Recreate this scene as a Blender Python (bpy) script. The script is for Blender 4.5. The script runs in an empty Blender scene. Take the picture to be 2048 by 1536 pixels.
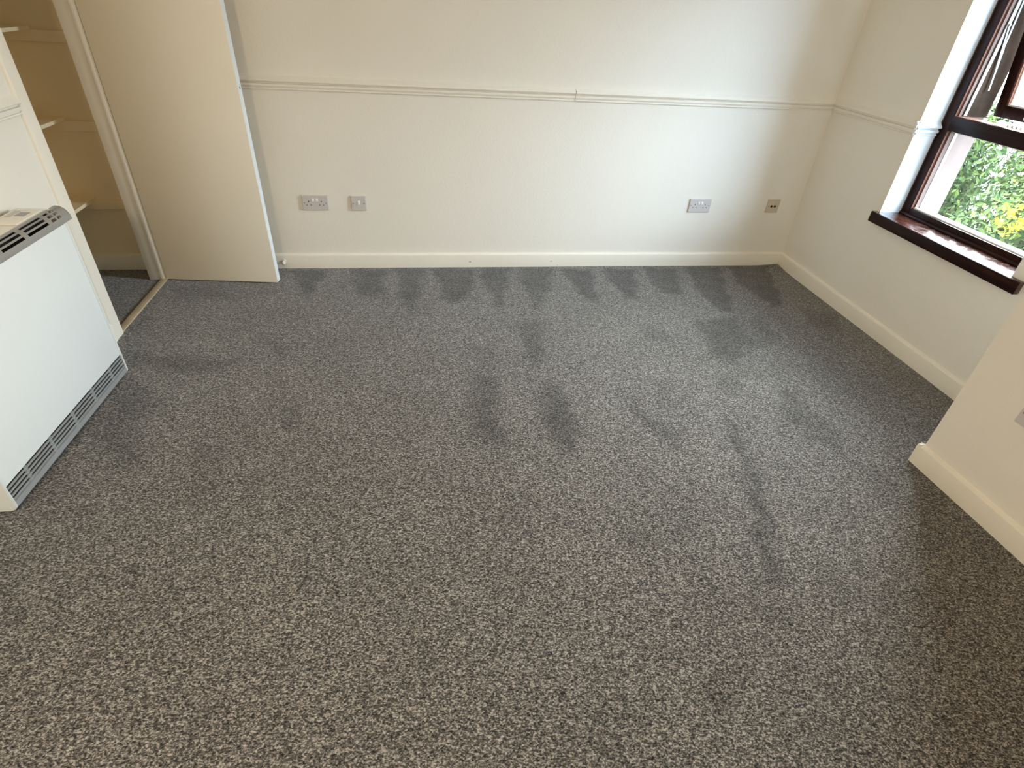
import bpy, bmesh, math, random
import numpy as np
from mathutils import Vector, Matrix, Euler
PI = math.pi
random.seed(7)
SC = bpy.context.scene
COL = SC.collection

# ------------------------------------------------------------------ camera
F_PX, PITCH, YAW, ROLL, CAM_H = 1101.718, 0.614896, 0.182369, 0.067508, 1.45
cam_d = bpy.data.cameras.new('camera')
cam_d.sensor_width = 36.0
cam_d.lens = F_PX * 36.0 / 2048.0
cam_d.clip_start = 0.02
cam_d.clip_end = 400
cam = bpy.data.objects.new('camera', cam_d)
COL.objects.link(cam)
_f = Vector((math.sin(YAW)*math.cos(PITCH), math.cos(YAW)*math.cos(PITCH), -math.sin(PITCH)))
_r = Vector((math.cos(YAW), -math.sin(YAW), 0))
_u = _r.cross(_f)
_r2 = math.cos(ROLL)*_r + math.sin(ROLL)*_u
_u2 = -math.sin(ROLL)*_r + math.cos(ROLL)*_u
m = Matrix((_r2, _u2, -_f)).transposed().to_4x4()
m.translation = Vector((0, 0, CAM_H))
cam.matrix_world = m
SC.camera = cam

# ------------------------------------------------------------------ light
SC.view_settings.view_transform = 'Standard'
SC.view_settings.look = 'None'
SC.view_settings.gamma = 1.0
SC.view_settings.use_curve_mapping = False
SC.view_settings.exposure = 1.85
try:
    SC.cycles.use_denoising = True
    SC.cycles.denoiser = 'OPENIMAGEDENOISE'
    SC.cycles.denoising_input_passes = 'RGB_ALBEDO_NORMAL'
    SC.cycles.max_bounces = 12
    SC.cycles.diffuse_bounces = 9
    SC.cycles.glossy_bounces = 4
    SC.cycles.transparent_max_bounces = 12
    SC.cycles.caustics_reflective = False
    SC.cycles.caustics_refractive = False
    SC.cycles.sample_clamp_indirect = 12
except Exception:
    pass

SKY = 24.0
world = bpy.data.worlds.new('daylight')
SC.world = world
world.use_nodes = True
wn = world.node_tree
wn.nodes.clear()
wo = wn.nodes.new('ShaderNodeOutputWorld')
bg = wn.nodes.new('ShaderNodeBackground')
bg.inputs['Strength'].default_value = SKY
tc = wn.nodes.new('ShaderNodeTexCoord')
sx = wn.nodes.new('ShaderNodeSeparateXYZ')
rp = wn.nodes.new('ShaderNodeValToRGB')
# bright hazy band above the horizon, deeper towards the zenith
rp.color_ramp.elements[0].position = 0.0
rp.color_ramp.elements[0].color = (0.36, 0.38, 0.40, 1)
rp.color_ramp.elements[1].position = 0.90
rp.color_ramp.elements[1].color = (0.16, 0.22, 0.30, 1)
_e = rp.color_ramp.elements.new(0.32); _e.color = (0.84, 0.92, 1.0, 1)
_e = rp.color_ramp.elements.new(0.62); _e.color = (0.84, 0.93, 1.0, 1)
wn.links.new(tc.outputs['Generated'], sx.inputs[0])
wn.links.new(sx.outputs['Z'], rp.inputs[0])
# the side of the sky turned away from the sun is dimmer and bluer
rs = wn.nodes.new('ShaderNodeValToRGB')
my = wn.nodes.new('ShaderNodeMapRange')
my.inputs['From Min'].default_value = -0.85
my.inputs['From Max'].default_value = 0.25
wn.links.new(sx.outputs['Y'], my.inputs['Value'])
wn.links.new(my.outputs[0], rs.inputs[0])
rs.color_ramp.elements[0].color = (0.27, 0.35, 0.45, 1)
rs.color_ramp.elements[1].color = (1.0, 0.98, 0.96, 1)
mc = wn.nodes.new('ShaderNodeVectorMath'); mc.operation = 'MULTIPLY'
wn.links.new(rp.outputs[0], mc.inputs[0]); wn.links.new(rs.outputs[0], mc.inputs[1])
wn.links.new(mc.outputs[0], bg.inputs['Color'])
wn.links.new(bg.outputs[0], wo.inputs['Surface'])

def lamp(name, kind, loc, energy, color, rot=(0, 0, 0), **kw):
    d = bpy.data.lights.new(name, kind)
    d.energy = energy
    d.color = color
    for k, v in kw.items():
        setattr(d, k, v)
    o = bpy.data.objects.new(name, d)
    o.location = loc
    o.rotation_euler = rot
    COL.objects.link(o)
    return o

sun = lamp('sun', 'SUN', (-6, -4, 9), 0.9, (1.0, 0.94, 0.82), Euler((math.radians(38), 0, math.radians(-62))), angle=0.01)
por = lamp('window_portal', 'AREA', (2.79, 2.23, 1.31), 1.0, (1, 1, 1), Euler((0, PI/2, 0)), shape='RECTANGLE', size=1.62, size_y=0.80)
por.data.cycles.is_portal = True
# added warm fill light with no fitting, unseen, behind and left of the photographer
FILL = lamp('warm_fill', 'POINT', (-0.8, -0.3, 1.70), 14.5, (1.0, 0.83, 0.62), shadow_soft_size=0.09)

# ------------------------------------------------------------------ materials
MATS = {}
def nt_mat(name):
    m_ = bpy.data.materials.new(name)
    m_.use_nodes = True
    return m_, m_.node_tree, m_.node_tree.nodes['Principled BSDF']

def mat(name, col, rough=0.6, var=0.03, scale=6.0, bump=0.0, bscale=300.0, spec=0.5, metal=0.0, coat=0.0, detail=4, var_col=None):
    if name in MATS:
        return MATS[name]
    m_, nt, b = nt_mat(name)
    N = nt.nodes; L = nt.links
    t = N.new('ShaderNodeTexCoord')
    n = N.new('ShaderNodeTexNoise'); n.inputs['Scale'].default_value = scale; n.inputs['Detail'].default_value = detail
    L.new(t.outputs['Object'], n.inputs['Vector'])
    r = N.new('ShaderNodeValToRGB')
    r.color_ramp.elements[0].position = 0.3
    r.color_ramp.elements[1].position = 0.7
    c2 = var_col if var_col else tuple(max(0, c*(1-var)) for c in col)
    r.color_ramp.elements[0].color = (*c2, 1)
    r.color_ramp.elements[1].color = (*[min(1, c*(1+var*0.3)) for c in col], 1)
    L.new(n.outputs['Fac'], r.inputs[0])
    L.new(r.outputs[0], b.inputs['Base Color'])
    b.inputs['Roughness'].default_value = rough
    b.inputs['Specular IOR Level'].default_value = spec
    b.inputs['Metallic'].default_value = metal
    b.inputs['Coat Weight'].default_value = coat
    if bump > 0:
        n2 = N.new('ShaderNodeTexNoise'); n2.inputs['Scale'].default_value = bscale; n2.inputs['Detail'].default_value = 3
        L.new(t.outputs['Object'], n2.inputs['Vector'])
        bp = N.new('ShaderNodeBump'); bp.inputs['Strength'].default_value = bump; bp.inputs['Distance'].default_value = 0.002
        L.new(n2.outputs['Fac'], bp.inputs['Height'])
        L.new(bp.outputs['Normal'], b.inputs['Normal'])
    MATS[name] = m_
    return m_

WALLC = (0.84, 0.807, 0.735)
M_wall = mat('wall_paint', WALLC, 0.75, 0.012, 2.0, 0.25, 90.0, 0.3)
M_ceil = mat('ceiling_paint', (0.88, 0.86, 0.80), 0.85, 0.02, 2.0, 0.1, 60.0, 0.2)
M_trim = mat('white_gloss_paint', (0.84, 0.80, 0.71), 0.38, 0.015, 5.0, 0.12, 40.0, 0.5)
M_door = mat('door_paint', (0.87, 0.81, 0.69), 0.42, 0.012, 3.0, 0.06, 30.0, 0.5)
M_cup = mat('cupboard_paint', (0.90, 0.78, 0.56), 0.7, 0.02, 3.0, 0.15, 80.0, 0.3)
M_reveal = mat('reveal_paint_sky_tint', (0.80, 0.85, 0.90), 0.5, 0.03, 8.0, 0.25, 60.0, 0.4)  # white paint tinted blue to stand in for sky light
M_hwhite = mat('heater_white', (0.79, 0.83, 0.84), 0.35, 0.008, 2.0, 0.05, 500.0, 0.5)
M_hcream = mat('heater_cream', (0.78, 0.74, 0.66), 0.4, 0.02, 4.0, 0.0, 100.0, 0.5)
M_hgrey = mat('heater_grille_grey', (0.34, 0.335, 0.32), 0.36, 0.04, 12.0, 0.0, 100.0, 0.5, 0.35)
M_hgrey2 = mat('heater_vent_grey', (0.36, 0.38, 0.39), 0.4, 0.06, 12.0, 0.0, 100.0, 0.5, 0.3)
M_dark = mat('dark_void', (0.015, 0.013, 0.012), 0.8, 0.1, 20.0)
M_label = mat('grey_sticker', (0.33, 0.33, 0.33), 0.5, 0.05, 30.0)
M_label2 = mat('pale_sticker', (0.55, 0.53, 0.48), 0.5, 0.05, 30.0)
M_plate = mat('white_plastic', (0.62, 0.585, 0.58), 0.3, 0.01, 20.0, 0.0, 100.0, 0.5)
M_rocker = mat('bright_white_plastic', (0.86, 0.85, 0.84), 0.25, 0.01, 20.0)
M_aged = mat('aged_plastic', (0.60, 0.53, 0.42), 0.4, 0.03, 20.0)
M_screw = mat('screw_metal', (0.22, 0.20, 0.18), 0.45, 0.1, 50.0, metal=0.6)
M_wood = mat('light_wood', (0.56, 0.47, 0.32), 0.55, 0.2, 9.0, 0.1, 60.0, 0.4)
M_rubber = mat('white_rubber', (0.85, 0.84, 0.80), 0.4, 0.02, 20.0)
M_steel = mat('steel', (0.42, 0.40, 0.37), 0.4, 0.08, 30.0, metal=0.9)
M_silver = mat('silver_handle', (0.78, 0.76, 0.74), 0.3, 0.03, 20.0, metal=0.45)
M_spacer = mat('white_glazing_bead', (0.88, 0.88, 0.86), 0.3, 0.02, 20.0)
M_render = mat('pink_render', (0.20, 0.138, 0.115), 0.9, 0.10, 12.0, 0.5, 120.0, 0.2)
M_stem = mat('shrub_bark', (0.11, 0.085, 0.055), 0.9, 0.3, 12.0, 0.4, 60.0, 0.2)
M_liner = mat('brown_liner', (0.060, 0.037, 0.022), 0.8, 0.4, 14.0, 0.3, 60.0, 0.1)
M_caulk = mat('worn_mastic', (0.10, 0.085, 0.075), 0.8, 0.5, 40.0, 0.4, 60.0, 0.2)

def mahogany(name, base=(0.010, 0.0026, 0.0018), light=(0.030, 0.009, 0.0055), rough=0.30, worn=False, axis='Y'):
    m_, nt, b = nt_mat(name)
    N = nt.nodes; L = nt.links
    t = N.new('ShaderNodeTexCoord')
    mp = N.new('ShaderNodeMapping')
    mp.inputs['Scale'].default_value = (60, 3, 60) if axis == 'Y' else (60, 60, 3)
    L.new(t.outputs['Object'], mp.inputs[0])
    n = N.new('ShaderNodeTexNoise'); n.inputs['Scale'].default_value = 1.0; n.inputs['Detail'].default_value = 6
    L.new(mp.outputs[0], n.inputs['Vector'])
    r = N.new('ShaderNodeValToRGB')
    r.color_ramp.elements[0].position = 0.35; r.color_ramp.elements[0].color = (*base, 1)
    r.color_ramp.elements[1].position = 0.75; r.color_ramp.elements[1].color = (*light, 1)
    L.new(n.outputs['Fac'], r.inputs[0])
    L.new(r.outputs[0], b.inputs['Base Color'])
    n2 = N.new('ShaderNodeTexNoise'); n2.inputs['Scale'].default_value = 22.0; n2.inputs['Detail'].default_value = 5
    L.new(t.outputs['Object'], n2.inputs['Vector'])
    r2 = N.new('ShaderNodeValToRGB')
    lo, hi = (rough*0.7, rough*1.6) if worn else (rough, rough*1.15)
    b.inputs['Specular IOR Level'].default_value = 0.5 if worn else 0.12
    r2.color_ramp.elements[0].position = 0.4; r2.color_ramp.elements[0].color = (lo, lo, lo, 1)
    r2.color_ramp.elements[1].position = 0.62; r2.color_ramp.elements[1].color = (hi, hi, hi, 1)
    L.new(n2.outputs['Fac'], r2.inputs[0])
    L.new(r2.outputs[0], b.inputs['Roughness'])
    if worn:
        bp = N.new('ShaderNodeBump'); bp.inputs['Strength'].default_value = 0.55; bp.inputs['Distance'].default_value = 0.004
        L.new(n2.outputs['Fac'], bp.inputs['Height'])
        L.new(bp.outputs['Normal'], b.inputs['Normal'])
        b.inputs['Coat Weight'].default_value = 0.6
        b.inputs['Coat Roughness'].default_value = 0.12
    return m_
M_mah = mahogany('mahogany_stain')
M_mahv = mahogany('mahogany_stain_upright', axis='Z')
M_mahlit = mahogany('mahogany_lit_side', (0.15, 0.062, 0.040), (0.26, 0.12, 0.08), 0.4, axis='Z')  # paler copy of the mahogany, daylight put into its colour
M_sill = mahogany('mahogany_worn_sill', (0.022, 0.006, 0.004), (0.085, 0.026, 0.015), 0.2, True)

def glass_mat():
    m_ = bpy.data.materials.new('window_glass'); m_.use_nodes = True
    nt = m_.node_tree; N = nt.nodes; L = nt.links; N.clear()
    o = N.new('ShaderNodeOutputMaterial')
    tr = N.new('ShaderNodeBsdfTransparent'); tr.inputs[0].default_value = (0.95, 0.97, 0.96, 1)
    gl = N.new('ShaderNodeBsdfGlossy'); gl.inputs['Roughness'].default_value = 0.02
    lw = N.new('ShaderNodeLayerWeight'); lw.inputs['Blend'].default_value = 0.5
    pw = N.new('ShaderNodeMath'); pw.operation = 'POWER'; pw.inputs[1].default_value = 5.0
    fr = N.new('ShaderNodeMapRange'); fr.inputs['To Min'].default_value = 0.035; fr.inputs['To Max'].default_value = 0.9
    L.new(lw.outputs['Facing'], pw.inputs[0]); L.new(pw.outputs[0], fr.inputs['Value'])
    df = N.new('ShaderNodeBsdfDiffuse'); df.inputs[0].default_value = (0.75, 0.8, 0.78, 1)
    mx = N.new('ShaderNodeMixShader'); mx2 = N.new('ShaderNodeMixShader')
    no = N.new('ShaderNodeTexNoise'); no.inputs['Scale'].default_value = 14
    mr = N.new('ShaderNodeMapRange'); mr.inputs['From Min'].default_value = 0.3; mr.inputs['From Max'].default_value = 0.8
    mr.inputs['To Min'].default_value = 0.012; mr.inputs['To Max'].default_value = 0.04
    L.new(no.outputs['Fac'], mr.inputs['Value'])
    L.new(mr.outputs[0], mx2.inputs[0]); L.new(tr.outputs[0], mx2.inputs[1]); L.new(df.outputs[0], mx2.inputs[2])
    L.new(fr.outputs[0], mx.inputs[0]); L.new(mx2.outputs[0], mx.inputs[1]); L.new(gl.outputs[0], mx.inputs[2])
    L.new(mx.outputs[0], o.inputs['Surface'])
    return m_
M_glass = glass_mat()

def leaf_mat(name, c1, c2, rough=0.45):
    m_, nt, b = nt_mat(name)
    N = nt.nodes; L = nt.links
    g = N.new('ShaderNodeNewGeometry')
    r = N.new('ShaderNodeValToRGB')
    r.color_ramp.elements[0].color = (*c1, 1); r.color_ramp.elements[1].color = (*c2, 1)
    L.new(g.outputs['Random Per Island'], r.inputs[0])
    L.new(r.outputs[0], b.inputs['Base Color'])
    b.inputs['Roughness'].default_value = 0.75
    b.inputs['Specular IOR Level'].default_value = 0.08
    return m_
M_leaf = leaf_mat('shrub_leaves', (0.006, 0.017, 0.007), (0.030, 0.055, 0.017))
M_leaf2 = leaf_mat('lime_leaves', (0.010, 0.026, 0.007), (0.048, 0.068, 0.014))
M_flower = leaf_mat('yellow_petals', (0.16, 0.13, 0.008), (0.32, 0.27, 0.02))
M_grass = mat('rough_grass', (0.010, 0.017, 0.008), 0.9, 0.5, 1.2, 0.5, 20.0, 0.2)

def carpet_mat():
    m_, nt, b = nt_mat('carpet')
    N = nt.nodes; L = nt.links
    t = N.new('ShaderNodeTexCoord')
    mp = N.new('ShaderNodeMapping'); mp.inputs['Rotation'].default_value = (0, 0, 0.5); mp.inputs['Scale'].default_value = (1.0, 1.45, 1.0)
    L.new(t.outputs['Object'], mp.inputs[0])
    wv = N.new('ShaderNodeTexNoise'); wv.inputs['Scale'].default_value = 60
    L.new(mp.outputs[0], wv.inputs['Vector'])
    add = N.new('ShaderNodeMix'); add.data_type = 'VECTOR'; add.inputs['Factor'].default_value = 0.012
    L.new(mp.outputs[0], add.inputs[4]); L.new(wv.outputs['Color'], add.inputs[5])
    n1 = N.new('ShaderNodeTexNoise'); n1.inputs['Scale'].default_value = 175; n1.inputs['Detail'].default_value = 3.0; n1.inputs['Roughness'].default_value = 0.65
    L.new(add.outputs[1], n1.inputs['Vector'])
    n4 = N.new('ShaderNodeTexNoise'); n4.inputs['Scale'].default_value = 105; n4.inputs['Detail'].default_value = 2.0
    L.new(add.outputs[1], n4.inputs['Vector'])
    nm = N.new('ShaderNodeMix'); nm.data_type = 'FLOAT'; nm.inputs[0].default_value = 0.36
    L.new(n1.outputs['Fac'], nm.inputs[2]); L.new(n4.outputs['Fac'], nm.inputs[3])
    n3 = N.new('ShaderNodeTexNoise'); n3.inputs['Scale'].default_value = 3.0; n3.inputs['Detail'].default_value = 4
    L.new(t.outputs['Object'], n3.inputs['Vector'])
    r = N.new('ShaderNodeValToRGB')
    e = r.color_ramp.elements
    e[0].position = 0.39; e[0].color = (0.010, 0.0087, 0.008, 1)
    e[1].position = 0.62; e[1].color = (0.40, 0.375, 0.352, 1)
    k = e.new(0.5); k.color = (0.102, 0.094, 0.087, 1)
    L.new(nm.outputs[0], r.inputs[0])
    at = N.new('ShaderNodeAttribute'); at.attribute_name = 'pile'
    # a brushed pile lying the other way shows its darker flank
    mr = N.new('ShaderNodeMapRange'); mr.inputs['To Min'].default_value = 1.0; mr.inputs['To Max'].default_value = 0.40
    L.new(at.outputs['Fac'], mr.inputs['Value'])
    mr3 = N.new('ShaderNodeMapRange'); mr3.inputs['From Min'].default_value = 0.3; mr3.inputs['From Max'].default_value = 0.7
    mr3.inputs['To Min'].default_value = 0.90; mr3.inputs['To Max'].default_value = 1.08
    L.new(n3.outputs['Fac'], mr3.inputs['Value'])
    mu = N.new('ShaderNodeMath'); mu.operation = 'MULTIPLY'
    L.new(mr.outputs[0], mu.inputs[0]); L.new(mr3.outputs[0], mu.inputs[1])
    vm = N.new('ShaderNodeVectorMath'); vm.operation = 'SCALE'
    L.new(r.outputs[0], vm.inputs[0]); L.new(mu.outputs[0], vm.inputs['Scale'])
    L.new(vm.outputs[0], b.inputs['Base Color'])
    b.inputs['Roughness'].default_value = 0.85
    b.inputs['Specular IOR Level'].default_value = 0.25
    b.inputs['Sheen Weight'].default_value = 0.5
    b.inputs['Sheen Roughness'].default_value = 0.32
    bp = N.new('ShaderNodeBump'); bp.inputs['Strength'].default_value = 0.8; bp.inputs['Distance'].default_value = 0.004
    L.new(nm.outputs[0], bp.inputs['Height'])
    L.new(bp.outputs['Normal'], b.inputs['Normal'])
    return m_
M_carpet = carpet_mat()

# ------------------------------------------------------------------ helpers
def bx(bm, x0, y0, z0, x1, y1, z1, bev=0.0, seg=2):
    r = bmesh.ops.create_cube(bm, size=1.0)
    vs = r['verts']
    for v in vs:
        v.co = Vector(((x0+x1)/2 + v.co.x*(x1-x0), (y0+y1)/2 + v.co.y*(y1-y0), (z0+z1)/2 + v.co.z*(z1-z0)))
    if bev > 0:
        es = list({e for v in vs for e in v.link_edges})
        bmesh.ops.bevel(bm, geom=es, offset=bev, segments=seg, affect='EDGES', profile=0.5)

def prism(bm, pts, p0, p1, nrm):
    """extrude a closed (d, z) profile from p0 to p1; d is measured along nrm"""
    p0 = Vector(p0); p1 = Vector(p1); nrm = Vector(nrm).normalized()
    a = [bm.verts.new(p0 + nrm*d + Vector((0, 0, z))) for d, z in pts]
    c = [bm.verts.new(p1 + nrm*d + Vector((0, 0, z))) for d, z in pts]
    n = len(pts)
    for i in range(n):
        bm.faces.new((a[i], a[(i+1) % n], c[(i+1) % n], c[i]))
    bm.faces.new(a); bm.faces.new(list(reversed(c)))

def cyl(bm, p0, p1, r0, r1=None, seg=16):
    r1 = r0 if r1 is None else r1
    p0 = Vector(p0); p1 = Vector(p1); d = p1-p0
    q = d.to_track_quat('Z', 'Y').to_matrix().to_4x4()
    q.translation = (p0+p1)/2
    bmesh.ops.create_cone(bm, cap_ends=True, segments=seg, radius1=r0, radius2=r1, depth=d.length, matrix=q)

def obj(name, bm, material, parent=None, smooth=False):
    bmesh.ops.recalc_face_normals(bm, faces=bm.faces)
    me = bpy.data.meshes.new(name)
    bm.to_mesh(me); bm.free()
    me.materials.append(material)
    o = bpy.data.objects.new(name, me)
    COL.objects.link(o)
    if parent is not None:
        o.parent = parent
    if smooth:
        for p in me.polygons:
            p.use_smooth = True
        me.set_sharp_from_angle(angle=math.radians(38))
    return o

def B():
    return bmesh.new()

def boxobj(name, dims, material, parent=None, bev=0.0):
    bm = B(); bx(bm, *dims, bev=bev)
    return obj(name, bm, material, parent, smooth=bev > 0)

def struct(o, label=None):
    o['kind'] = 'structure'
    if label: o['label'] = label
    return o

def thing(name, label, cat, loc=(0, 0, 0), rotz=0.0, group=None):
    o = bpy.data.objects.new(name, None)
    COL.objects.link(o)
    o.location = loc; o.rotation_euler = (0, 0, rotz)
    o['label'] = label; o['category'] = cat
    if group: o['group'] = group
    return o

def smooth_it(o, ang=38):
    for p in o.data.polygons: p.use_smooth = True
    o.data.set_sharp_from_angle(angle=math.radians(ang))
    return o

MARKS = [
   ([(-0.821, 3.296), (-0.588, 3.291), (-0.629, 3.053), (-0.654, 2.883), (-0.713, 3.023)], 1, 0.03) ,
   ([(-0.458, 3.312), (-0.245, 3.308), (-0.246, 2.925), (-0.359, 2.91)], 0.9, 0.04) ,
   ([(-0.183, 3.307), (-0.009, 3.304), (-0.031, 3.01), (-0.085, 2.726), (-0.134, 2.94)], 0.9, 0.035) ,
   ([(0.047, 3.311), (0.318, 3.306), (0.247, 2.909), (0.15, 2.836), (0.102, 2.894)], 1, 0.035) ,
   ([(0.345, 3.321), (0.547, 3.318), (0.446, 2.858), (0.396, 2.778), (0.364, 2.992)], 1, 0.03) ,
   ([(0.596, 3.317), (0.829, 3.313), (0.743, 2.988), (0.616, 2.734), (0.598, 2.878)], 0.9, 0.035) ,
   ([(0.88, 3.272), (1.085, 3.269), (0.996, 2.8), (0.936, 2.874), (0.9, 3.046)], 1, 0.025) ,
   ([(1.161, 3.284), (1.378, 3.28), (1.258, 2.83), (1.195, 2.845), (1.159, 3.091)], 1, 0.025) ,
   ([(1.45, 3.295), (1.672, 3.291), (1.55, 2.874), (1.446, 2.932), (1.424, 3.145)], 1, 0.025) ,
   ([(1.761, 3.306), (2.004, 3.302), (1.778, 2.639), (1.691, 2.674), (1.694, 3.018)], 1, 0.025) ,
   ([(2.068, 3.318), (2.362, 3.314), (2.138, 2.707), (2.06, 2.71), (2.014, 3.039)], 1.1, 0.02) ,
   ([(1.486, 2.568), (1.766, 2.579), (1.736, 2.299), (1.516, 2.14), (1.446, 2.182)], 0.8, 0.03) ,
   ([(1.778, 2.603), (1.934, 2.572), (1.88, 2.27), (1.714, 2.259)], 0.5, 0.03) ,
   ([(1.148, 2.559), (1.267, 2.509), (1.268, 2.343), (1.162, 2.349)], 0.5, 0.03) ,
   ([(0.476, 2.583), (0.605, 2.628), (0.572, 2.292), (0.51, 2.151), (0.481, 2.237)], 0.7, 0.05) ,
   ([(0.234, 2.368), (0.333, 2.392), (0.318, 2.137), (0.255, 2.083)], 0.35, 0.05) ,
   ([(0.203, 2.098), (0.301, 2.08), (0.283, 1.621), (0.216, 1.615), (0.151, 1.789)], 0.85, 0.05) ,
   ([(0.504, 2.002), (0.589, 2.017), (0.599, 1.644), (0.534, 1.545), (0.47, 1.624), (0.465, 1.82)], 0.9, 0.05) ,
   ([(0.864, 1.889), (0.957, 1.688), (1.038, 1.629), (0.982, 1.493), (0.92, 1.591), (0.872, 1.801)], 0.75, 0.035) ,
   ([(1.07, 2.014), (1.142, 2.026), (1.082, 1.874), (1.005, 1.791)], 0.4, 0.03) ,
   ([(1.376, 2.011), (1.474, 2.005), (1.433, 1.85), (1.34, 1.856)], 0.5, 0.03) ,
   ([(1.275, 1.779), (1.236, 1.594), (1.134, 1.277), (1.075, 1.087), (1.004, 0.9), (1.069, 0.929), (1.157, 1.1), (1.225, 1.333), (1.28, 1.623)], 0.8, 0.022) ,
   ([(1.656, 1.926), (1.699, 1.831), (1.716, 1.556), (1.638, 1.38), (1.582, 1.567), (1.551, 1.649), (1.554, 1.751)], 0.6, 0.03) ,
   ([(2.238, 2.704), (2.404, 2.602), (2.298, 2.355), (2.157, 2.491)], 0.6, 0.03) ,
   ([(2.617, 3.078), (2.545, 3.201), (2.454, 2.532), (2.476, 2.471)], 0.3, 0.03) ,
   ([(-0.925, 2.594), (-0.812, 2.523), (-0.657, 2.369), (-0.685, 2.308), (-0.788, 2.44)], 0.6, 0.03) ,
   ([(-1.393, 2.409), (-1.065, 2.33), (-0.843, 2.274), (-0.961, 2.172), (-1.221, 2.24), (-1.341, 2.275)], 0.7, 0.03) ,
   ([(-0.599, 1.921), (-0.545, 1.917), (-0.517, 1.794), (-0.57, 1.798)], 0.6, 0.03) ,
   ([(-0.905, 1.712), (-0.807, 1.704), (-0.781, 1.608), (-0.853, 1.614)], 0.5, 0.04) ,
   ([(-1.278, 2.158), (-1.111, 1.982), (-1.132, 1.895), (-1.032, 1.604), (-1.115, 1.601), (-1.241, 1.706)], 0.6, 0.04) ,
   ([(0.687, 0.657), (0.754, 0.649), (0.716, 0.532), (0.667, 0.538)], 0.5, 0.03) ,
   ([(-0.066, 0.812), (-0.025, 0.822), (-0.016, 0.759), (-0.053, 0.757)], 0.4, 0.03) ,
   ([(0.943, 0.889), (1.054, 0.827), (1.0, 0.751), (0.906, 0.809)], 0.35, 0.04) ,
   ([(1.68, 1.376), (1.806, 1.309), (1.671, 1.166), (1.609, 1.221)], 0.4, 0.04) ,
   ([(-1.42, 3.075), (-1.182, 3.068), (-1.009, 2.907), (-1.267, 2.916)], 0.5, 0.04) ,
   ([(0.632, 1.152), (0.707, 1.113), (0.672, 1.066), (0.624, 1.1)], 0.35, 0.02) ,
   ([(-1.277, 1.226), (-1.212, 1.256), (-1.124, 1.031), (-1.167, 1.021)], 0.4, 0.05) ,
   ([(-0.9, 1.678), (-0.724, 1.507), (-0.723, 1.325), (-0.827, 1.468)], 0.3, 0.05) ,
   
   
   
   
   
]

# ------------------------------------------------------------------ room measurements
XL, XR, YB, ZC = -1.475, 2.461, 3.342, 2.36
YN = -2.3                      # wall behind the photographer
CX0 = -2.35                    # far side of the cupboard
WY0, WY1, WZ0, WZ1 = 1.84, 2.668, 0.592, 2.06

# floor: carpet running through the room and into the cupboard
def build_floor():
    st = 0.0125
    xs = np.arange(CX0-0.1, XR+0.02+st, st); ys = np.arange(YN-0.1, YB+0.02+st, st)
    X, Y = np.meshgrid(xs, ys)
    nx, ny = len(xs), len(ys)
    pile = np.zeros_like(X)
    rng = np.random.RandomState(3)
    # a wobble so that the brushed edges are not ruler-straight
    wx = 0.010*np.sin(X*31+Y*17)+0.007*np.sin(Y*53-X*11); wy = 0.010*np.sin(Y*29-X*23)+0.007*np.sin(X*47+Y*9)
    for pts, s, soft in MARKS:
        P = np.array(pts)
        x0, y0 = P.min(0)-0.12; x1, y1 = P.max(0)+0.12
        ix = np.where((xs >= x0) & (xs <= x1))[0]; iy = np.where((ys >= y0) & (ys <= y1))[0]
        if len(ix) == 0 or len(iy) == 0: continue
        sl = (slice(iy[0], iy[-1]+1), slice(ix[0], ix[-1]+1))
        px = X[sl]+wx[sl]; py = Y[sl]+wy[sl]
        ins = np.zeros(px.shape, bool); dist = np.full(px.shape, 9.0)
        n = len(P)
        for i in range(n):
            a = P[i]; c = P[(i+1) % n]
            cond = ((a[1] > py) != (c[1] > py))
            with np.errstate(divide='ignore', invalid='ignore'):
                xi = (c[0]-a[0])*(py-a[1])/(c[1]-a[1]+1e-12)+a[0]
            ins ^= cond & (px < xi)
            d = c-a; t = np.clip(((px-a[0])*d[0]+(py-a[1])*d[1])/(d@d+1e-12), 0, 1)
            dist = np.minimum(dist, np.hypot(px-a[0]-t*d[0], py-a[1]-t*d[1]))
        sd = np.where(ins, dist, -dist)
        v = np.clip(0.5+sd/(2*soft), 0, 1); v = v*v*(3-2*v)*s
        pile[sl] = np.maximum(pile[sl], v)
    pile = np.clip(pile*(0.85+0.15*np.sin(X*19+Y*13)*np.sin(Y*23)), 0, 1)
    # the carpet rides up a little where it was pressed into the far right corner
    Z = 0.011*np.exp(-((X-XR+0.0)**2+(Y-YB)**2)/0.010)
    co = np.stack([X, Y, Z], -1).reshape(-1, 3).astype(np.float32)
    idx = np.arange(nx*ny).reshape(ny, nx)
    quads = np.stack([idx[:-1, :-1], idx[:-1, 1:], idx[1:, 1:], idx[1:, :-1]], -1).reshape(-1, 4)
    me = bpy.data.meshes.new('floor')
    me.vertices.add(len(co)); me.vertices.foreach_set('co', co.ravel())
    me.loops.add(quads.size); me.loops.foreach_set('vertex_index', quads.ravel().astype(np.int32))
    me.polygons.add(len(quads)); me.polygons.foreach_set('loop_start', np.arange(0, quads.size, 4, dtype=np.int32))
    me.update(); me.validate()
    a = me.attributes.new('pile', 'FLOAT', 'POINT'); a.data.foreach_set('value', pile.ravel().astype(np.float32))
    for p in (me,):
        p.materials.append(M_carpet)
    o = bpy.data.objects.new('floor', me); COL.objects.link(o)
    return o
struct(build_floor(), 'dark grey flecked carpet with brushed vacuum marks')

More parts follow.
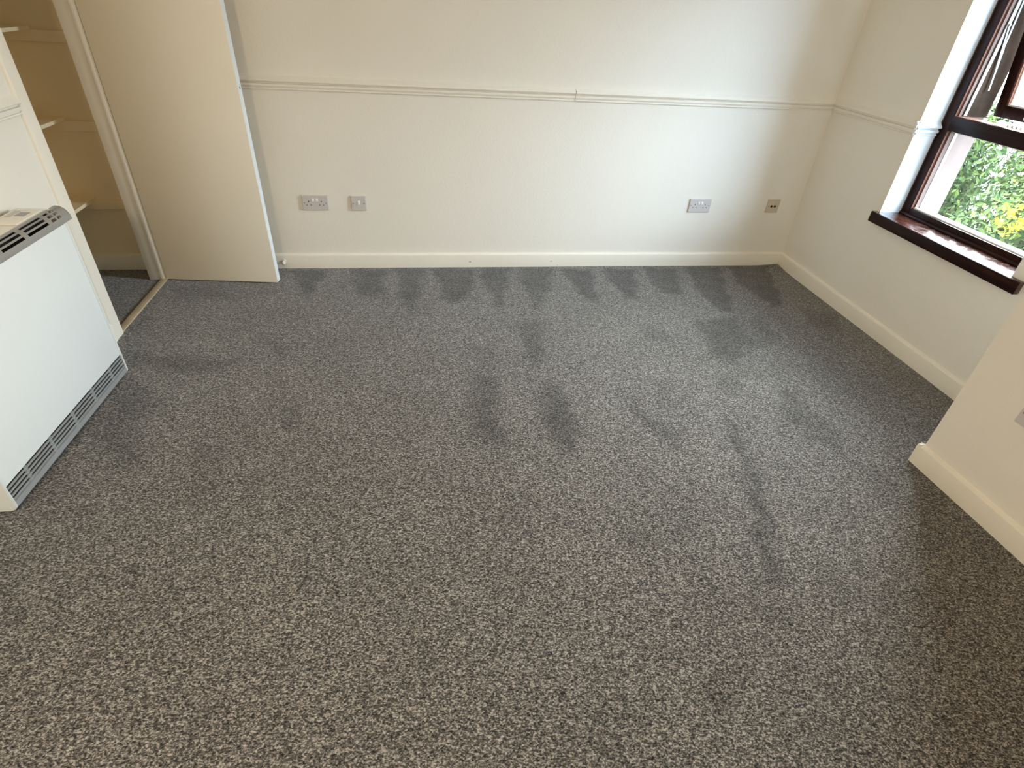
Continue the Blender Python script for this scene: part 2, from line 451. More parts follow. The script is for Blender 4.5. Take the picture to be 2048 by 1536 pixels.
struct(boxobj('ceiling', (CX0-0.1, YN-0.15, ZC, XR+0.34, YB+0.15, ZC+0.12), M_ceil))
struct(boxobj('wall_back', (CX0-0.1, YB, -0.05, XR+0.34, YB+0.15, ZC), M_wall))
struct(boxobj('wall_front', (CX0-0.1, YN-0.15, -0.05, XR+0.34, YN, ZC), M_wall))
# right wall, with the window opening
bm = B()
for d in ((XR, 1.30, -0.05, 2.60, WY0, ZC), (XR, WY1, -0.05, 2.60, YB+0.15, ZC), (XR, WY0, -0.05, 2.60, WY1, WZ0-0.02), (XR, WY0, WZ1, 2.60, WY1, ZC)):
    bx(bm, *d)
struct(obj('wall_right', bm, M_wall))
# reveal lining of the window recess (white paint, blue sky light put into its colour)
bm = B()
bx(bm, XR+0.0005, WY1-0.0015, WZ0, 2.598, WY1+0.004, WZ1)
bx(bm, XR+0.0005, WY0-0.004, WZ0, 2.598, WY0+0.0015, WZ1)
bx(bm, XR+0.0005, WY0, WZ1-0.0015, 2.598, WY1, WZ1+0.004)
struct(obj('trim_1', bm, M_reveal), 'white painted reveal of the window recess')
# outer leaf of the wall
OY0, OY1, OZ0 = 1.905, 2.603, 0.56
bm = B()
for d in ((2.601, 1.2, -3.0, 2.757, OY0, 2.48), (2.601, OY1, -3.0, 2.757, YB+0.2, 2.48), (2.601, OY0, -3.0, 2.757, OY1, OZ0), (2.601, OY0, 2.02, 2.757, OY1, 2.48)):
    bx(bm, *d)
struct(obj('wall_exterior', bm, M_render), 'pinkish rendered outer wall beside the window')

# wall that steps into the room at the right (turned a hair, like in the photo)
A2 = -0.0396
nv = Vector((-math.cos(A2), math.sin(-A2)*-1, 0))
dv = Vector((math.sin(-A2), -math.cos(A2), 0)).normalized()      # towards the photographer
nv = Vector((dv.y, -dv.x, 0))                                    # out of the wall, into the room
C0 = Vector((1.9225, 1.373, 0))
bm = B()
L2 = 3.8
q = [C0, C0+dv*L2, C0+dv*L2-nv*0.40, Vector((XR+0.14, 1.373, 0))]
lo = [bm.verts.new((v.x, v.y, -0.05)) for v in q]; hi = [bm.verts.new((v.x, v.y, ZC)) for v in q]
for i in range(4):
    bm.faces.new((lo[i], lo[(i+1) % 4], hi[(i+1) % 4], hi[i]))
bm.faces.new(lo); bm.faces.new(list(reversed(hi)))
struct(obj('wall_right_near', bm, M_wall))

# left wall with the cupboard opening
LY0, LY1, LZ = 2.572, 3.195, 2.02
XI = XL-0.082
bm = B()
bx(bm, XI, YN, -0.05, XL, LY0-0.012, ZC)
bx(bm, XI, LY1, -0.05, XL, YB, ZC)
bx(bm, XI, LY0-0.012, LZ+0.015, XL, LY1, ZC)
struct(obj('wall_left', bm, M_wall))
# cupboard walls
bm = B()
bx(bm, CX0-0.1, 1.85, -0.05, CX0, YB, ZC)
bx(bm, CX0, 1.85, -0.05, XI, 1.93, ZC)
struct(obj('wall_cupboard', bm, M_cup))
struct(boxobj('wall_cupboard_back', (CX0, YB-0.003, 0, XI, YB, ZC), M_cup))

# door lining, architraves
bm = B()
bx(bm, XI-0.004, LY1-0.015, 0, XL+0.001, LY1+0.001, LZ+0.015, 0.002)
bx(bm, XL-0.024, LY1-0.020, 0, XL-0.006, LY1-0.015, LZ, 0.002)
bx(bm, XI-0.004, LY0-0.012, 0, XL+0.001, LY0, LZ+0.015, 0.002)
bx(bm, XI-0.004, LY0, LZ, XL+0.001, LY1, LZ+0.015, 0.002)
struct(obj('trim_2', bm, M_trim, smooth=True), 'cream door lining of the cupboard opening')
bm = B()
AP = [(0, 0), (0.009, 0), (0.0125, 0.004), (0.0125, 0.066), (0.010, 0.070), (0.006, 0.0725), (0, 0.0725)]
def vertical_profile(bm, pts, y_edge, sgn, z0, z1):
    a = [bm.verts.new((XL+d, y_edge+sgn*w, z0)) for d, w in pts]; c = [bm.verts.new((XL+d, y_edge+sgn*w, z1)) for d, w in pts]
    n = len(pts)
    for i in range(n): bm.faces.new((a[i], a[(i+1) % n], c[(i+1) % n], c[i]))
    bm.faces.new(a); bm.faces.new(list(reversed(c)))
vertical_profile(bm, AP, LY0+0.002, -1, 0, LZ+0.08)
vertical_profile(bm, AP, LY1-0.004, 1, 0, LZ+0.08)
bx(bm, XL, LY0, LZ+0.006, XL+0.0125, LY1, LZ+0.078, 0.002)
struct(obj('trim_3', bm, M_trim, smooth=True), 'cream architrave round the cupboard opening')
struct(boxobj('trim_4', (-1.500, LY0-0.01, 0.0, -1.4655, LY1-0.008, 0.008), M_wood, bev=0.002), 'light wooden threshold strip across the cupboard opening')

# skirting boards
SK = [(0, 0), (0.016, 0), (0.016, 0.0800), (0.0145, 0.0835), (0.010, 0.0865), (0.004, 0.0895), (0, 0.092)]
def skirting(name, p0, p1, nrm, label):
    bm = B(); prism(bm, SK, p0, p1, nrm)
    return struct(obj(name, bm, M_trim, smooth=True), label)
bb = skirting('baseboard_back', (XL, YB, 0), (XR, YB, 0), (0, -1, 0), 'cream skirting along the back wall')
skirting('baseboard_right', (XR, 1.373, 0), (XR, YB-0.01, 0), (-1, 0, 0), 'cream skirting under the window')
bm = B()
prism(bm, SK, C0-dv*0.016, C0+dv*L2, nv)
prism(bm, SK, (C0.x-0.0155, C0.y, 0), (XR, C0.y, 0), (0, 1, 0))
struct(obj('baseboard_right_near', bm, M_trim, smooth=True), 'cream skirting on the wall that steps into the room')
skirting('baseboard_left', (XL, YN, 0), (XL, LY0-0.0705, 0), (1, 0, 0), 'cream skirting behind the storage heater')
skirting('baseboard_cupboard', (CX0, YB-0.003, 0), (XI, YB-0.003, 0), (0, -1, 0), 'skirting at the back of the cupboard')
skirting('baseboard_front', (XL, YN, 0), (XR, YN, 0), (0, 1, 0), 'cream skirting behind the photographer')

# dado rails
DR = [(0, 0.981), (0.007, 0.981), (0.009, 0.984), (0.007, 0.9885), (0.0025, 0.9895), (0.0025, 0.9940), (0.012, 0.9960), (0.0135, 1.002), (0.012, 1.0080),
      (0.0030, 1.0095), (0.0030, 1.0155), (0.0190, 1.0180), (0.0215, 1.0225), (0.0190, 1.028), (0.0110, 1.034), (0.0050, 1.040), (0.002, 1.044), (0, 1.046)]
bm = B()
prism(bm, DR, (XL, YB, 0), (0.8605, YB, 0), (0, -1, 0))
prism(bm, DR, (0.8642, YB, 0), (XR, YB, 0), (0, -1, 0))
struct(obj('trim_5', bm, M_wall, smooth=True), 'moulded dado rail across the back wall')
bm = B()
prism(bm, DR, (XR, 1.373, 0), (XR, WY0, 0), (-1, 0, 0))
prism(bm, DR, (XR, WY1-0.015, 0), (XR, YB-0.01, 0), (-1, 0, 0))
struct(obj('trim_6', bm, M_wall, smooth=True), 'moulded dado rail on the window wall')
bm = B()
prism(bm, DR, (XR-0.014, WY1, 0), (2.583, WY1, 0), (0, -1, 0))
struct(obj('trim_7', bm, M_reveal, smooth=True), 'dado rail returning into the window recess')
bm = B()
prism(bm, DR, (XL, YN, 0), (XL, LY0-0.070, 0), (1, 0, 0))
struct(obj('trim_8', bm, M_wall, smooth=True), 'moulded dado rail above the storage heater')
bm = B()
prism(bm, DR, C0-dv*0.01, C0+dv*L2, nv)
struct(obj('trim_9', bm, M_wall, smooth=True), 'dado rail on the near right wall')

# ------------------------------------------------------------------ cupboard door, standing open
DA = math.atan2(3.1125-3.1747, -0.8499+1.4585)
door = bpy.data.objects.new('door_1', None); COL.objects.link(door)
door.location = (-1.4585, 3.1747, 0.0); door.rotation_euler = (0, 0, DA)
struct(door, 'flush cream cupboard door standing open against the back wall')
DW, DT = 0.6118, 0.044
boxobj('door_leaf', (-0.0105, 0, 0.006, DW, DT, 1.98), M_door, door, 0.0015)
boxobj('edge_lipping', (DW-0.0002, 0.0015, 0.008, DW+0.0012, DT-0.0015, 1.978), M_reveal, door)  # pale sheet in the sky-tinted reveal colour
bm = B(); cyl(bm, (DW+0.0005, DT/2, 1.012), (DW+0.0040, DT/2, 1.012), 0.0055, 0.004, 16)
o = obj('ball_catch', bm, M_steel, door, True); o['label'] = 'small round metal ball catch in the door edge'
bm = B()
for z in (0.2, 1.0, 1.8):
    cyl(bm, (0.004, DT+0.004, z-0.04), (0.004, DT+0.004, z+0.04), 0.005, None, 12)
obj('hinge', bm, M_steel, door, True)

# door stop on the skirting
ds = thing('door_stop', 'small white door stop on the skirting beside the open door edge', 'door stop', (-0.846, YB-0.016, 0.048))
bm = B(); cyl(bm, (0, 0, 0), (0, -0.004, 0), 0.013, 0.012); obj('stop_base', bm, M_rubber, ds, True)
bm = B(); cyl(bm, (0, -0.004, 0), (0.004, -0.030, 0.001), 0.0055, 0.005); obj('stem', bm, M_rubber, ds, True)
bm = B(); bmesh.ops.create_uvsphere(bm, u_segments=16, v_segments=10, radius=0.0115, matrix=Matrix.Translation((0.0045, -0.034, 0.001))); obj('stop_tip', bm, M_rubber, ds, True)

# cupboard shelves
for zt, th, label in ((1.209, 0.015, 'highest visible cupboard shelf, level with the top of the dado rail'),
                      (0.822, 0.016, 'middle cupboard shelf, about halfway up the opening'),
                      (0.421, 0.016, 'lowest cupboard shelf, nearest the carpet')):
    sh = thing('cupboard_shelf', label, 'shelf', (CX0, 1.93, zt-th), 0, 'painted shelves in the cupboard')
    SX = -1.766-CX0; SY = YB-0.003-1.93
    bm = B()
    out = [(0, 0), (SX, 0), (SX, SY-0.012), (SX-0.004, SY-0.003), (SX-0.012, SY), (0, SY)]
    a = [bm.verts.new((x, y, 0)) for x, y in out]; c = [bm.verts.new((x, y, th)) for x, y in out]
    for i in range(len(out)): bm.faces.new((a[i], a[(i+1) % len(out)], c[(i+1) % len(out)], c[i]))
    bm.faces.new(a); bm.faces.new(list(reversed(c)))
    obj('shelf_board', bm, M_cup, sh)
    bm = B()
    bx(bm, 0, SY-0.022, -0.046, -1.630-CX0, SY, 0.0, 0.0015)
    obj('batten', bm, M_cup, sh, True)

# ------------------------------------------------------------------ storage heater
HT = thing('storage_heater', 'white wall storage heater with slotted grey top grille by the cupboard', 'heater', (-1.4700, 1.4200, 0.0), -0.030)
HL, HD, HH = 0.795, 0.146, 0.722
Y0h, Y1h = 0.009, HL-0.009
bm = B(); bx(bm, 0.0, Y0h, 0.03, HD-0.016, Y1h, 0.660); bx(bm, 0.0, Y0h, 0.6, HD-0.05, Y1h, HH-0.006)
obj('casing', bm, M_dark, HT)
bm = B(); bx(bm, HD-0.014, Y0h, 0.103, HD, Y1h, 0.6735, 0.0015); obj('front_panel', bm, M_hwhite, HT, True)
def end_cap(y0, y1):
    bm = B()
    prof = [(0, 0.004), (HD-0.020, 0.004), (HD-0.006, 0.010), (HD+0.003, 0.022), (HD+0.003, 0.668), (HD-0.002, 0.684), (HD-0.020, 0.712), (HD-0.040, HH+0.003), (0, HH+0.003)]
    a = [bm.verts.new((d, y0, z)) for d, z in prof]; c = [bm.verts.new((d, y1, z)) for d, z in prof]
    n = len(prof)
    for i in range(n): bm.faces.new((a[i], a[(i+1) % n], c[(i+1) % n], c[i]))
    bm.faces.new(a); bm.faces.new(list(reversed(c)))
    bmesh.ops.bevel(bm, geom=[e for e in bm.edges], offset=0.0018, segments=2, affect='EDGES', clamp_overlap=True)
    obj('end_cap', bm, M_hwhite, HT, True)
end_cap(0, Y0h); end_cap(Y1h, HL)
# top plate and controls
XT = HD-0.043
bm = B(); bx(bm, 0.0, Y0h, HH-0.006, XT, Y1h, HH, 0.0015); obj('top_plate', bm, M_hcream, HT, True)
bm = B(); bx(bm, 0.006, Y1h-0.165, HH, XT-0.006, Y1h-0.012, HH+0.005, 0.002); cc = obj('control_cover', bm, M_hcream, HT, True)
cc['label'] = 'raised cream control cover at the far end'
bm = B(); bx(bm, 0.045, 0.700, HH+0.005, 0.078, 0.742, HH+0.0056); o = obj('sticker', bm, M_label, HT); o['label'] = 'grey rectangular sticker'
bm = B(); bx(bm, 0.020, 0.690, HH+0.005, 0.040, 0.755, HH+0.0056); o = obj('sticker', bm, M_label2, HT); o['label'] = 'pale rectangular sticker'
bm = B(); bx(bm, 0.008, 0.640, HH+0.005, 0.018, 0.668, HH+0.0056); o = obj('sticker', bm, M_label, HT); o['label'] = 'small grey sticker at the wall side'
# curved slotted grille
def arc(t):     # t 0 at the top plate, 1 at the front panel
    a_ = t*PI/2
    return (XT + (HD-XT)*math.sin(a_)**0.9, 0.6745 + (HH-0.6745)*math.cos(a_)**0.9)
rows = [(0.0, 0.10, 0), (0.10, 0.17, 0), (0.17, 0.30, 1), (0.30, 0.39, 0), (0.39, 0.52, 1), (0.52, 0.61, 0), (0.61, 0.74, 1), (0.74, 1.0, 0)]
cols = []
y = Y0h
cols.append((y, y+0.02, 0)); y += 0.02
while y < Y1h-0.19:
    cols.append((y, y+0.118, 1)); y += 0.118
    cols.append((y, y+0.022, 0)); y += 0.022
y_short = y
for k in range(3):
    cols.append((y, y+0.026, 1)); y += 0.026
    cols.append((y, y+0.010, 0)); y += 0.010
cols.append((y, Y1h, 0))
bm = B()
grid = {}
def gv(t, y_):
    k = (round(t, 4), round(y_, 5))
    if k not in grid:
        d, z = arc(t); grid[k] = bm.verts.new((d, y_, z))
    return grid[k]
for t0, t1, slot in rows:
    sub = 3 if not slot else 1
    for y0_, y1_, op in cols:
        if slot and op: continue
        for s in range(sub):
            ta = t0+(t1-t0)*s/sub; tb = t0+(t1-t0)*(s+1)/sub
            bm.faces.new((gv(ta, y0_), gv(ta, y1_), gv(tb, y1_), gv(tb, y0_)))
bmesh.ops.remove_doubles(bm, verts=bm.verts, dist=1e-5)
tg = obj('top_grille', bm, M_hgrey, HT, False)
sm = tg.modifiers.new('thickness', 'SOLIDIFY'); sm.thickness = 0.0022; sm.offset = 0.0
# bottom vent: louvres
bm = B()
prism(bm, [(0.10, 0.018), (HD+0.001, 0.018), (HD+0.001, 0.036), (HD-0.004, 0.0385), (0.10, 0.0385)], (0, Y0h, 0), (0, Y1h, 0), (1, 0, 0))
for k in range(4):
    z0 = 0.0445+k*0.0150
    prism(bm, [(HD-0.013, z0-0.004), (HD-0.001, z0-0.001), (HD+0.001, z0), (HD+0.001, z0+0.0062), (HD-0.0015, z0+0.0068), (HD-0.0125, z0-0.0010)], (0, Y0h, 0), (0, Y1h, 0), (1, 0, 0))
for yy in np.linspace(Y0h+0.10, Y1h-0.10, 5):
    bx(bm, HD-0.012, yy-0.008, 0.036, HD-0.0025, yy+0.008, 0.100)
bx(bm, HD-0.0145, Y0h, 0.036, HD-0.0125, Y1h, 0.103)
obj('bottom_grille', bm, M_hgrey2, HT)
for yy in (0.10, HL-0.16):
    boxobj('foot', (0.01, yy, 0.0, HD-0.035, yy+0.06, 0.032), M_dark, HT)

# ------------------------------------------------------------------ electrical fittings (local: x along wall, -y out of wall, z up)
def plate_mesh(w, h=0.086, t=0.0095):
    bm = B(); bx(bm, 0, -t, 0, w, 0, h)
    es = [e for e in bm.edges if abs(e.verts[0].co.y+t) < 1e-6 and abs(e.verts[1].co.y+t) < 1e-6]
    bmesh.ops.bevel(bm, geom=es, offset=0.0035, segments=3, affect='EDGES')
    return bm
def screw(x, z, t, root):
    bm = B(); cyl(bm, (x, -t+0.001, z), (x, -t-0.0006, z), 0.0030, None, 14); obj('screw', bm, M_screw, root, True)
def hole(x0, z0, x1, z1, t, root):
    bm = B(); bx(bm, x0, -t-0.0003, z0, x1, -t+0.002, z1); return bm
def double_socket(label, loc, rotz=0.0, hasgroup=True):
    t = 0.0095
    r = thing('wall_socket', label, 'socket', loc, rotz, 'double wall sockets')
    obj('face_plate', plate_mesh(0.146), M_plate, r, True)
    for s, cx in ((0, 0.038), (1, 0.108)):
        bm = B()
        bx(bm, cx-0.002, -t-0.0004, 0.0465, cx+0.002, -t+0.002, 0.0550)
        bx(bm, cx-0.0145, -t-0.0004, 0.0285, cx-0.0080, -t+0.002, 0.0325)
        bx(bm, cx+0.0080, -t-0.0004, 0.0285, cx+0.0145, -t+0.002, 0.0325)
        obj('pin_slots', bm, M_dark, r)
    for cx in (0.062, 0.084):
        bm = B(); bx(bm, cx-0.0070, -t-0.0045, 0.0520, cx+0.0070, -t+0.002, 0.0690, 0.0015)
        for v in bm.verts:
            if v.co.y < -t-0.001 and v.co.z > 0.061: v.co.y += 0.0030
        obj('rocker_switch', bm, M_rocker, r, True)
    screw(0.0125, 0.043, t, r); screw(0.1335, 0.043, t, r)
    return r
double_socket('left double socket on the back wall, next to the single switch', (-0.687, YB, 0.3582))
double_socket('right double socket on the back wall, below the dado rail', (1.6875, YB, 0.3654))
SP = C0 + dv*0.205
double_socket('double socket on the near right wall, cut by the photo edge', (SP.x, SP.y, 0.3810), math.atan2(dv.y, dv.x))
# single fused switch
fs = thing('wall_switch', 'single white switch plate to the right of the left double socket', 'switch', (-0.4124, YB, 0.3582))
obj('face_plate', plate_mesh(0.086), M_plate, fs, True)
bm = B(); bx(bm, 0.036, -0.0140, 0.0350, 0.051, -0.0075, 0.0580, 0.0015)
for v in bm.verts:
    if v.co.y < -0.0105 and v.co.z > 0.048: v.co.y += 0.0030
obj('rocker_switch', bm, M_rocker, fs, True)
screw(0.0125, 0.043, 0.0095, fs); screw(0.0735, 0.043, 0.0095, fs)
# aerial outlet
ae = thing('aerial_outlet', 'square beige aerial outlet with two dark round holes near the corner', 'outlet', (2.230, YB, 0.3654))
obj('face_plate', plate_mesh(0.086, 0.086, 0.0085), M_aged, ae, True)
for cx in (0.031, 0.055):
    bm = B(); cyl(bm, (cx, -0.0075, 0.043), (cx, -0.0105, 0.043), 0.0078, 0.0075, 20)
    o = obj('aerial_port', bm, M_dark, ae, True)
screw(0.0115, 0.043, 0.0085, ae); screw(0.0745, 0.043, 0.0085, ae)
bm = B(); bx(bm, 0.053, -0.0088, 0.0600, 0.066, -0.0070, 0.0615); obj('moulded_mark', bm, M_screw, ae)

# little knocks in the skirting paint
for x, z, w, h in ((0.811, 0.0375, 0.014, 0.004), (0.281, 0.034, 0.012, 0.0045), (0.860, 0.010, 0.006, 0.003)):
    bm = B(); bx(bm, x, YB-0.0164, z, x+w, YB-0.0158, z+h, 0.0002)
    o = obj('paint_chip', bm, M_screw, bb); o['label'] = 'small dark chip in the skirting paint'

# ------------------------------------------------------------------ window
W = bpy.data.objects.new('window_1', None); COL.objects.link(W)
struct(W, 'dark mahogany window with a fixed lower pane and an open top light')
FX = 2.585; FXo = 2.660
JY1, JY0 = 2.612, 1.895          # opening edges of the frame
ZB = 0.632; TZ0, TZ1 = 1.018, 1.083; FZ1 = WZ1
bm = B()
bx(bm, FX, JY1, WZ0, FXo, WY1-0.0015, FZ1, 0.002)
bx(bm, FX, WY0+0.0015, WZ0, FXo, JY0, FZ1, 0.002)
bx(bm, FX, JY0, FZ1-0.045, FXo, JY1, FZ1, 0.002)
obj('window_frame', bm, M_mahv, W, True)
bm = B(); bx(bm, FX, JY0, WZ0-0.004, FXo, JY1, ZB, 0.002)
prism(bm, [(0, 0.590), (0.012, 0.590), (0.013, 0.597), (0.009, 0.603), (0.004, 0.606), (0, 0.607)], (FX, JY0-0.05, 0), (FX, JY1+0.05, 0), (-1, 0, 0))
obj('bottom_rail', bm, M_mah, W, True)
bm = B(); bx(bm, FX-0.002, JY0-0.002, TZ0, FXo, JY1+0.002, TZ1, 0.002); obj('transom', bm, M_mah, W, True)
# inner faces of the lower light (mahogany with a painted-in lit tone) and the glazing bead
bm = B()
bx(bm, FX+0.001, JY1-0.0015, ZB, FX+0.021, JY1+0.0005, TZ0)
bx(bm, FX+0.001, JY0-0.0005, ZB, FX+0.021, JY0+0.0015, TZ0)
o = obj('inner_bead', bm, M_mahlit, W); o['label'] = 'paler reddish inner side of the lower light'
bm = B()
bx(bm, FX+0.021, JY1-0.006, ZB, FX+0.031, JY1+0.0005, TZ0)
bx(bm, FX+0.021, JY0-0.0005, ZB, FX+0.031, JY0+0.006, TZ0)
bx(bm, FX+0.014, JY0, ZB, FX+0.031, JY1, ZB+0.007)
bx(bm, FX+0.021, JY0, TZ0-0.006, FX+0.031, JY1, TZ0)
obj('glazing_bead', bm, M_spacer, W)
bm = B(); bx(bm, FX+0.0345, JY0, ZB, FX+0.0385, JY1, TZ0); obj('fixed_pane', bm, M_glass, W)
bm = B()
bx(bm, FX+0.041, JY1-0.012, ZB, FX+0.056, JY1+0.0005, TZ0); bx(bm, FX+0.041, JY0-0.0005, ZB, FX+0.056, JY0+0.012, TZ0)
bx(bm, FX+0.041, JY0, ZB, FX+0.056, JY1, ZB+0.009)
obj('outer_bead', bm, M_spacer, W)
# upper light: inner faces in the same painted-in lit tone
bm = B()
bx(bm, FX+0.003, JY1-0.0015, TZ1, FX+0.030, JY1+0.0005, FZ1-0.045); bx(bm, FX+0.003, JY0-0.0005, TZ1, FX+0.030, JY0+0.0015, FZ1-0.045)
bx(bm, FX+0.004, JY0, TZ1-0.0005, FXo-0.006, JY1, TZ1+0.0015)
o = obj('inner_bead', bm, M_mahlit, W); o['label'] = 'paler reddish inner side of the upper light'
bm = B()
bx(bm, FX+0.032, JY1-0.012, TZ1+0.001, 2.752, JY1+0.0003, FZ1-0.045)  # dark brown board along the outer side of the upper light
o = obj('jamb_liner', bm, M_liner, W); o['label'] = 'brown side of the open top light'
# mastic line
bm = B(); bx(bm, FX-0.002, WY1-0.006, WZ0, FX+0.004, WY1-0.001, TZ1+0.6); bx(bm, FX-0.006, WY1-0.012, WZ0, FX+0.002, WY1-0.001, WZ0+0.006)
obj('mastic_line', bm, M_caulk, W)
# top-hung sash swung out at the bottom
SH = bpy.data.objects.new('top_sash', None); COL.objects.link(SH); SH.parent = W
TILT = math.radians(10.3)
HZ = 1.985
SH.location = (FX+0.022, 0, HZ); SH.rotation_euler = (0, -TILT, 0)
SB = -(HZ-1.078)/math.cos(TILT)-0.0    # local z of the sash foot
SB = -0.905
SY0, SY1 = 1.925, 2.583
bm = B()
sw, sd = 0.046, 0.042
bx(bm, 0, SY1-sw, SB, sd, SY1, 0, 0.0015); bx(bm, 0, SY0, SB, sd, SY0+sw, 0, 0.0015)
bx(bm, 0, SY0+sw, SB, sd, SY1-sw, SB+0.052, 0.0015); bx(bm, 0, SY0+sw, -sw, sd, SY1-sw, 0, 0.0015)
obj('sash_frame', bm, M_mahv, SH, True)
bm = B()
bx(bm, 0.004, SY1-sw-0.010, SB+0.052, 0.016, SY1-sw+0.0004, -sw)
o = obj('sash_bead', bm, M_mahlit, SH); o['label'] = 'reddish inner bead of the open sash'
bm = B()
bx(bm, 0.014, SY1-sw-0.016, SB+0.052, 0.024, SY1-sw-0.010, -sw); bx(bm, 0.014, SY0+sw, SB+0.052, 0.024, SY0+sw+0.008, -sw)
bx(bm, 0.006, SY0+sw, SB+0.050, 0.024, SY1-sw-0.003, SB+0.060)
obj('sash_spacer', bm, M_spacer, SH)
bm = B(); bx(bm, 0.025, SY0+sw-0.004, SB+0.048, 0.029, SY1-sw+0.004, -sw+0.004); obj('sash_pane', bm, M_glass, SH)
# espagnolette handle on the sash foot
bm = B(); bx(bm, -0.006, 2.372, SB+0.012, 0.0005, 2.418, SB+0.040, 0.0025); hb = obj('handle_base', bm, M_silver, SH, True)
bm = B()
bx(bm, -0.022, 2.386, SB+0.014, -0.006, 2.402, SB+0.036, 0.003)
cyl(bm, (-0.016, 2.394, SB+0.026), (-0.030, 2.330, SB+0.150), 0.0085, 0.0065, 12)
obj('handle', bm, M_silver, SH, True)
# friction stay on the left jamb
bm = B()
bx(bm, FX+0.036, JY1-0.0155, TZ1+0.005, FX+0.052, JY1-0.0115, FZ1-0.06)
obj('stay_track', bm, M_steel, W)
bm = B()
def bar(bm, p0, p1, w=0.008, t=0.0028):
    p0 = Vector(p0); p1 = Vector(p1); d = (p1-p0); L_ = d.length
    r = bmesh.ops.create_cube(bm, size=1.0)
    mm = d.to_track_quat('Z', 'Y').to_matrix()
    for v in r['verts']:
        v.co = Vector((v.co.x*w, v.co.y*t, v.co.z*L_))
    # width lies in the xz plane, thickness along y
    ax = Vector((0, 1, 0)); zc = d.normalized(); xc = ax.cross(zc).normalized()
    R_ = Matrix((xc, ax, zc)).transposed()
    for v in r['verts']: v.co = R_ @ v.co + (p0+p1)/2
bar(bm, (FX+0.046, JY1-0.018, 1.72), (FX+0.070, JY1-0.022, 1.34))
bar(bm, (FX+0.070, JY1-0.022, 1.37), (FX+0.094, JY1-0.026, 1.20))
bar(bm, (FX+0.044, JY1-0.0195, 1.46), (FX+0.090, JY1-0.024, 1.24), 0.007)
for p in ((FX+0.046, 1.72), (FX+0.070, 1.355), (FX+0.044, 1.46)):
    cyl(bm, (p[0], JY1-0.012, p[1]), (p[0], JY1-0.025, p[1]), 0.004, None, 10)
obj('friction_stay', bm, M_steel, W)
# brackets on the transom: a small peg and a toothed notch plate
bm = B(); cyl(bm, (FX+0.066, 2.508, TZ1), (FX+0.066, 2.508, TZ1+0.012), 0.004, 0.0055, 12); bx(bm, FX+0.050, 2.500, TZ1-0.001, FX+0.078, 2.516, TZ1+0.0025, 0.001)
obj('latch_peg', bm, M_silver, W, True)
bm = B(); bx(bm, FX+0.034, 2.10, TZ1, FX+0.048, 2.372, TZ1+0.003)
for k in range(12): bx(bm, FX+0.034, 2.10+k*0.022, TZ1+0.003, FX+0.048, 2.110+k*0.022, TZ1+0.011, 0.001)
obj('notched_keep', bm, M_silver, W)
# sill
bm = B()
bx(bm, 2.4345, 1.775, 0.538, 2.4605, 2.692, WZ0, 0.002, 3)
bx(bm, 2.455, WY0-0.002, 0.560, FX+0.01, WY1+0.002, WZ0-0.0002)
b2 = B(); bx(b2, 2.4310, 1.7745, 0.5375, 2.4350, 2.6925, WZ0-0.0015, 0.0015); obj('sill_nosing', b2, M_mah, W, True)
o = obj('window_sill', bm, M_sill, W, True); o['label'] = 'dark red varnished sill board, worn towards its right end'

# ------------------------------------------------------------------ outside
def terrain():
    bm = B()
    n = 44
    vs = [[None]*(n+1) for _ in range(n+1)]
    for i in range(n+1):
        for j in range(n+1):
            x = 2.9+i*0.9; y_ = -16+j*1.0
            d = max(0, (x-4.5))
            z = -2.75 + 0.12*math.sin(x*0.9+y_*0.5)+0.08*math.sin(y_*1.7) + min(d*0.10, 0.9)
            vs[i][j] = bm.verts.new((x, y_, z))
    for i in range(n):
        for j in range(n): bm.faces.new((vs[i][j], vs[i+1][j], vs[i+1][j+1], vs[i][j+1]))
    o = obj('ground', bm, M_grass, None)
    for p in o.data.polygons: p.use_smooth = True
    struct(o, 'rough grassy ground outside the window')
terrain()

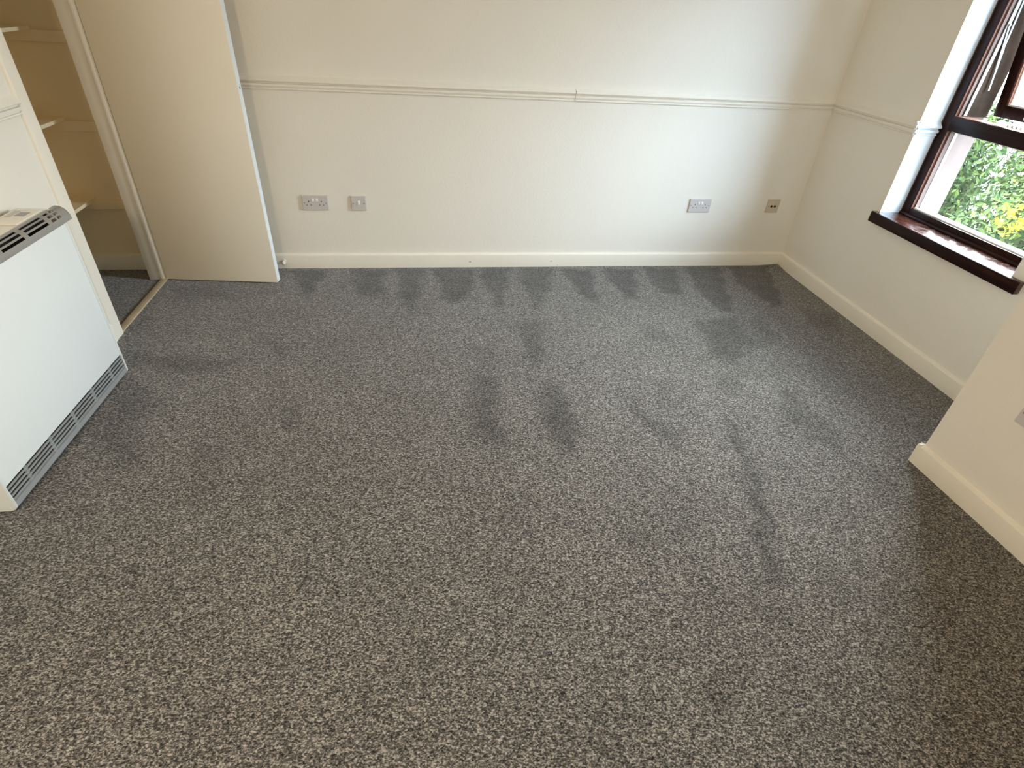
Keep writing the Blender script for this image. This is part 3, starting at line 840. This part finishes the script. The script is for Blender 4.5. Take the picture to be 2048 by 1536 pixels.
def leaf_cloud(n, rx, ry, rz, size, seed, lumps, zoff, shell=0.35):
    rnd = np.random.RandomState(seed)
    cs = []
    for _ in range(lumps):
        a = rnd.uniform(0, 2*PI); r_ = rnd.uniform(0.1, 0.62); h = rnd.uniform(-0.5, 0.75)
        cs.append((rx*r_*math.cos(a), ry*r_*math.sin(a), rz*h, rnd.uniform(0.35, 0.55)))
    P = []; 
    for i in range(n):
        c = cs[rnd.randint(len(cs))]
        v = rnd.normal(size=3); v /= np.linalg.norm(v)
        rr = c[3]*(shell+(1-shell)*rnd.rand()**0.5)
        P.append((c[0]+v[0]*rr*rx, c[1]+v[1]*rr*ry, c[2]+v[2]*rr*rz+zoff, v[0], v[1], v[2]))
    V = []; Fq = []
    for (x, y_, z, a, b_, c_) in P:
        nrm = Vector((a, b_, c_)) + Vector(rnd.normal(size=3)*0.55); nrm.normalize()
        t1 = nrm.orthogonal().normalized(); t1.rotate(Matrix.Rotation(rnd.uniform(0, 2*PI), 3, nrm).to_quaternion())
        t2 = nrm.cross(t1)
        s = size*rnd.uniform(0.6, 1.35)
        c = Vector((x, y_, z))
        k = len(V)
        V += [c-t1*s*0.9, c+t2*s*0.42+nrm*s*0.12, c+t1*s, c-t2*s*0.42+nrm*s*0.12]
        Fq += [(k, k+1, k+2), (k, k+2, k+3)]
    me = bpy.data.meshes.new('leaves'); me.from_pydata([tuple(v) for v in V], [], Fq); me.update()
    return me

def shrub(label, loc, r, leafmat, seed, n=5200, flowers=0, rz=None, size=0.055):
    rz = rz or r*0.95
    s = thing('garden_shrub', label, 'shrub', loc, 0, 'shrubs outside the window')
    me = leaf_cloud(n, r, r, rz, size, seed, 16, rz*1.0)
    me.materials.append(leafmat)
    o = bpy.data.objects.new('foliage', me); COL.objects.link(o); o.parent = s
    if flowers:
        me = leaf_cloud(flowers, r*1.02, r*1.02, rz*1.02, 0.030, seed, 16, rz*1.0, 0.95)
        me.materials.append(M_flower)
        o = bpy.data.objects.new('flowers', me); COL.objects.link(o); o.parent = s; o['label'] = 'bright yellow flowers'; o['kind'] = 'stuff'
    bm = B()
    rnd = random.Random(seed)
    for k in range(7):
        a = k*0.9+rnd.random(); cyl(bm, (0.05*math.cos(a), 0.05*math.sin(a), 0), (r*0.55*math.cos(a), r*0.55*math.sin(a), rz*1.3), 0.03, 0.008, 6)
    obj('stems', bm, M_stem, s)
    return s
shrub('bushy green shrub outside, seen through the left of the lower pane', (4.4, 5.6, -2.7), 1.3, M_leaf, 11, 19000, 0, 1.55)
sb = shrub('green shrub outside, at the right of the lower pane, with a yellow flower spray', (7.3, 4.75, -2.6), 1.25, M_leaf2, 12, 19000, 60, 1.50)
me = leaf_cloud(120, 0.27, 0.27, 0.22, 0.033, 5, 7, 0.0, 0.5)
me.materials.append(M_flower)
o = bpy.data.objects.new('flower_spray', me); COL.objects.link(o); o.parent = sb; o.location = (-1.10, 0.14, 2.40); o['kind'] = 'stuff'; o['label'] = 'bright yellow flower spray'
shrub('lime green shrub outside, behind the others near the top of the lower pane', (7.9, 8.0, -2.6), 1.5, M_leaf2, 14, 17000, 60, 1.60)
shrub('yellow flowering shrub outside, seen through the open top sash', (10.6, 7.7, -2.4), 1.6, M_leaf2, 15, 15000, 1500, 1.85)
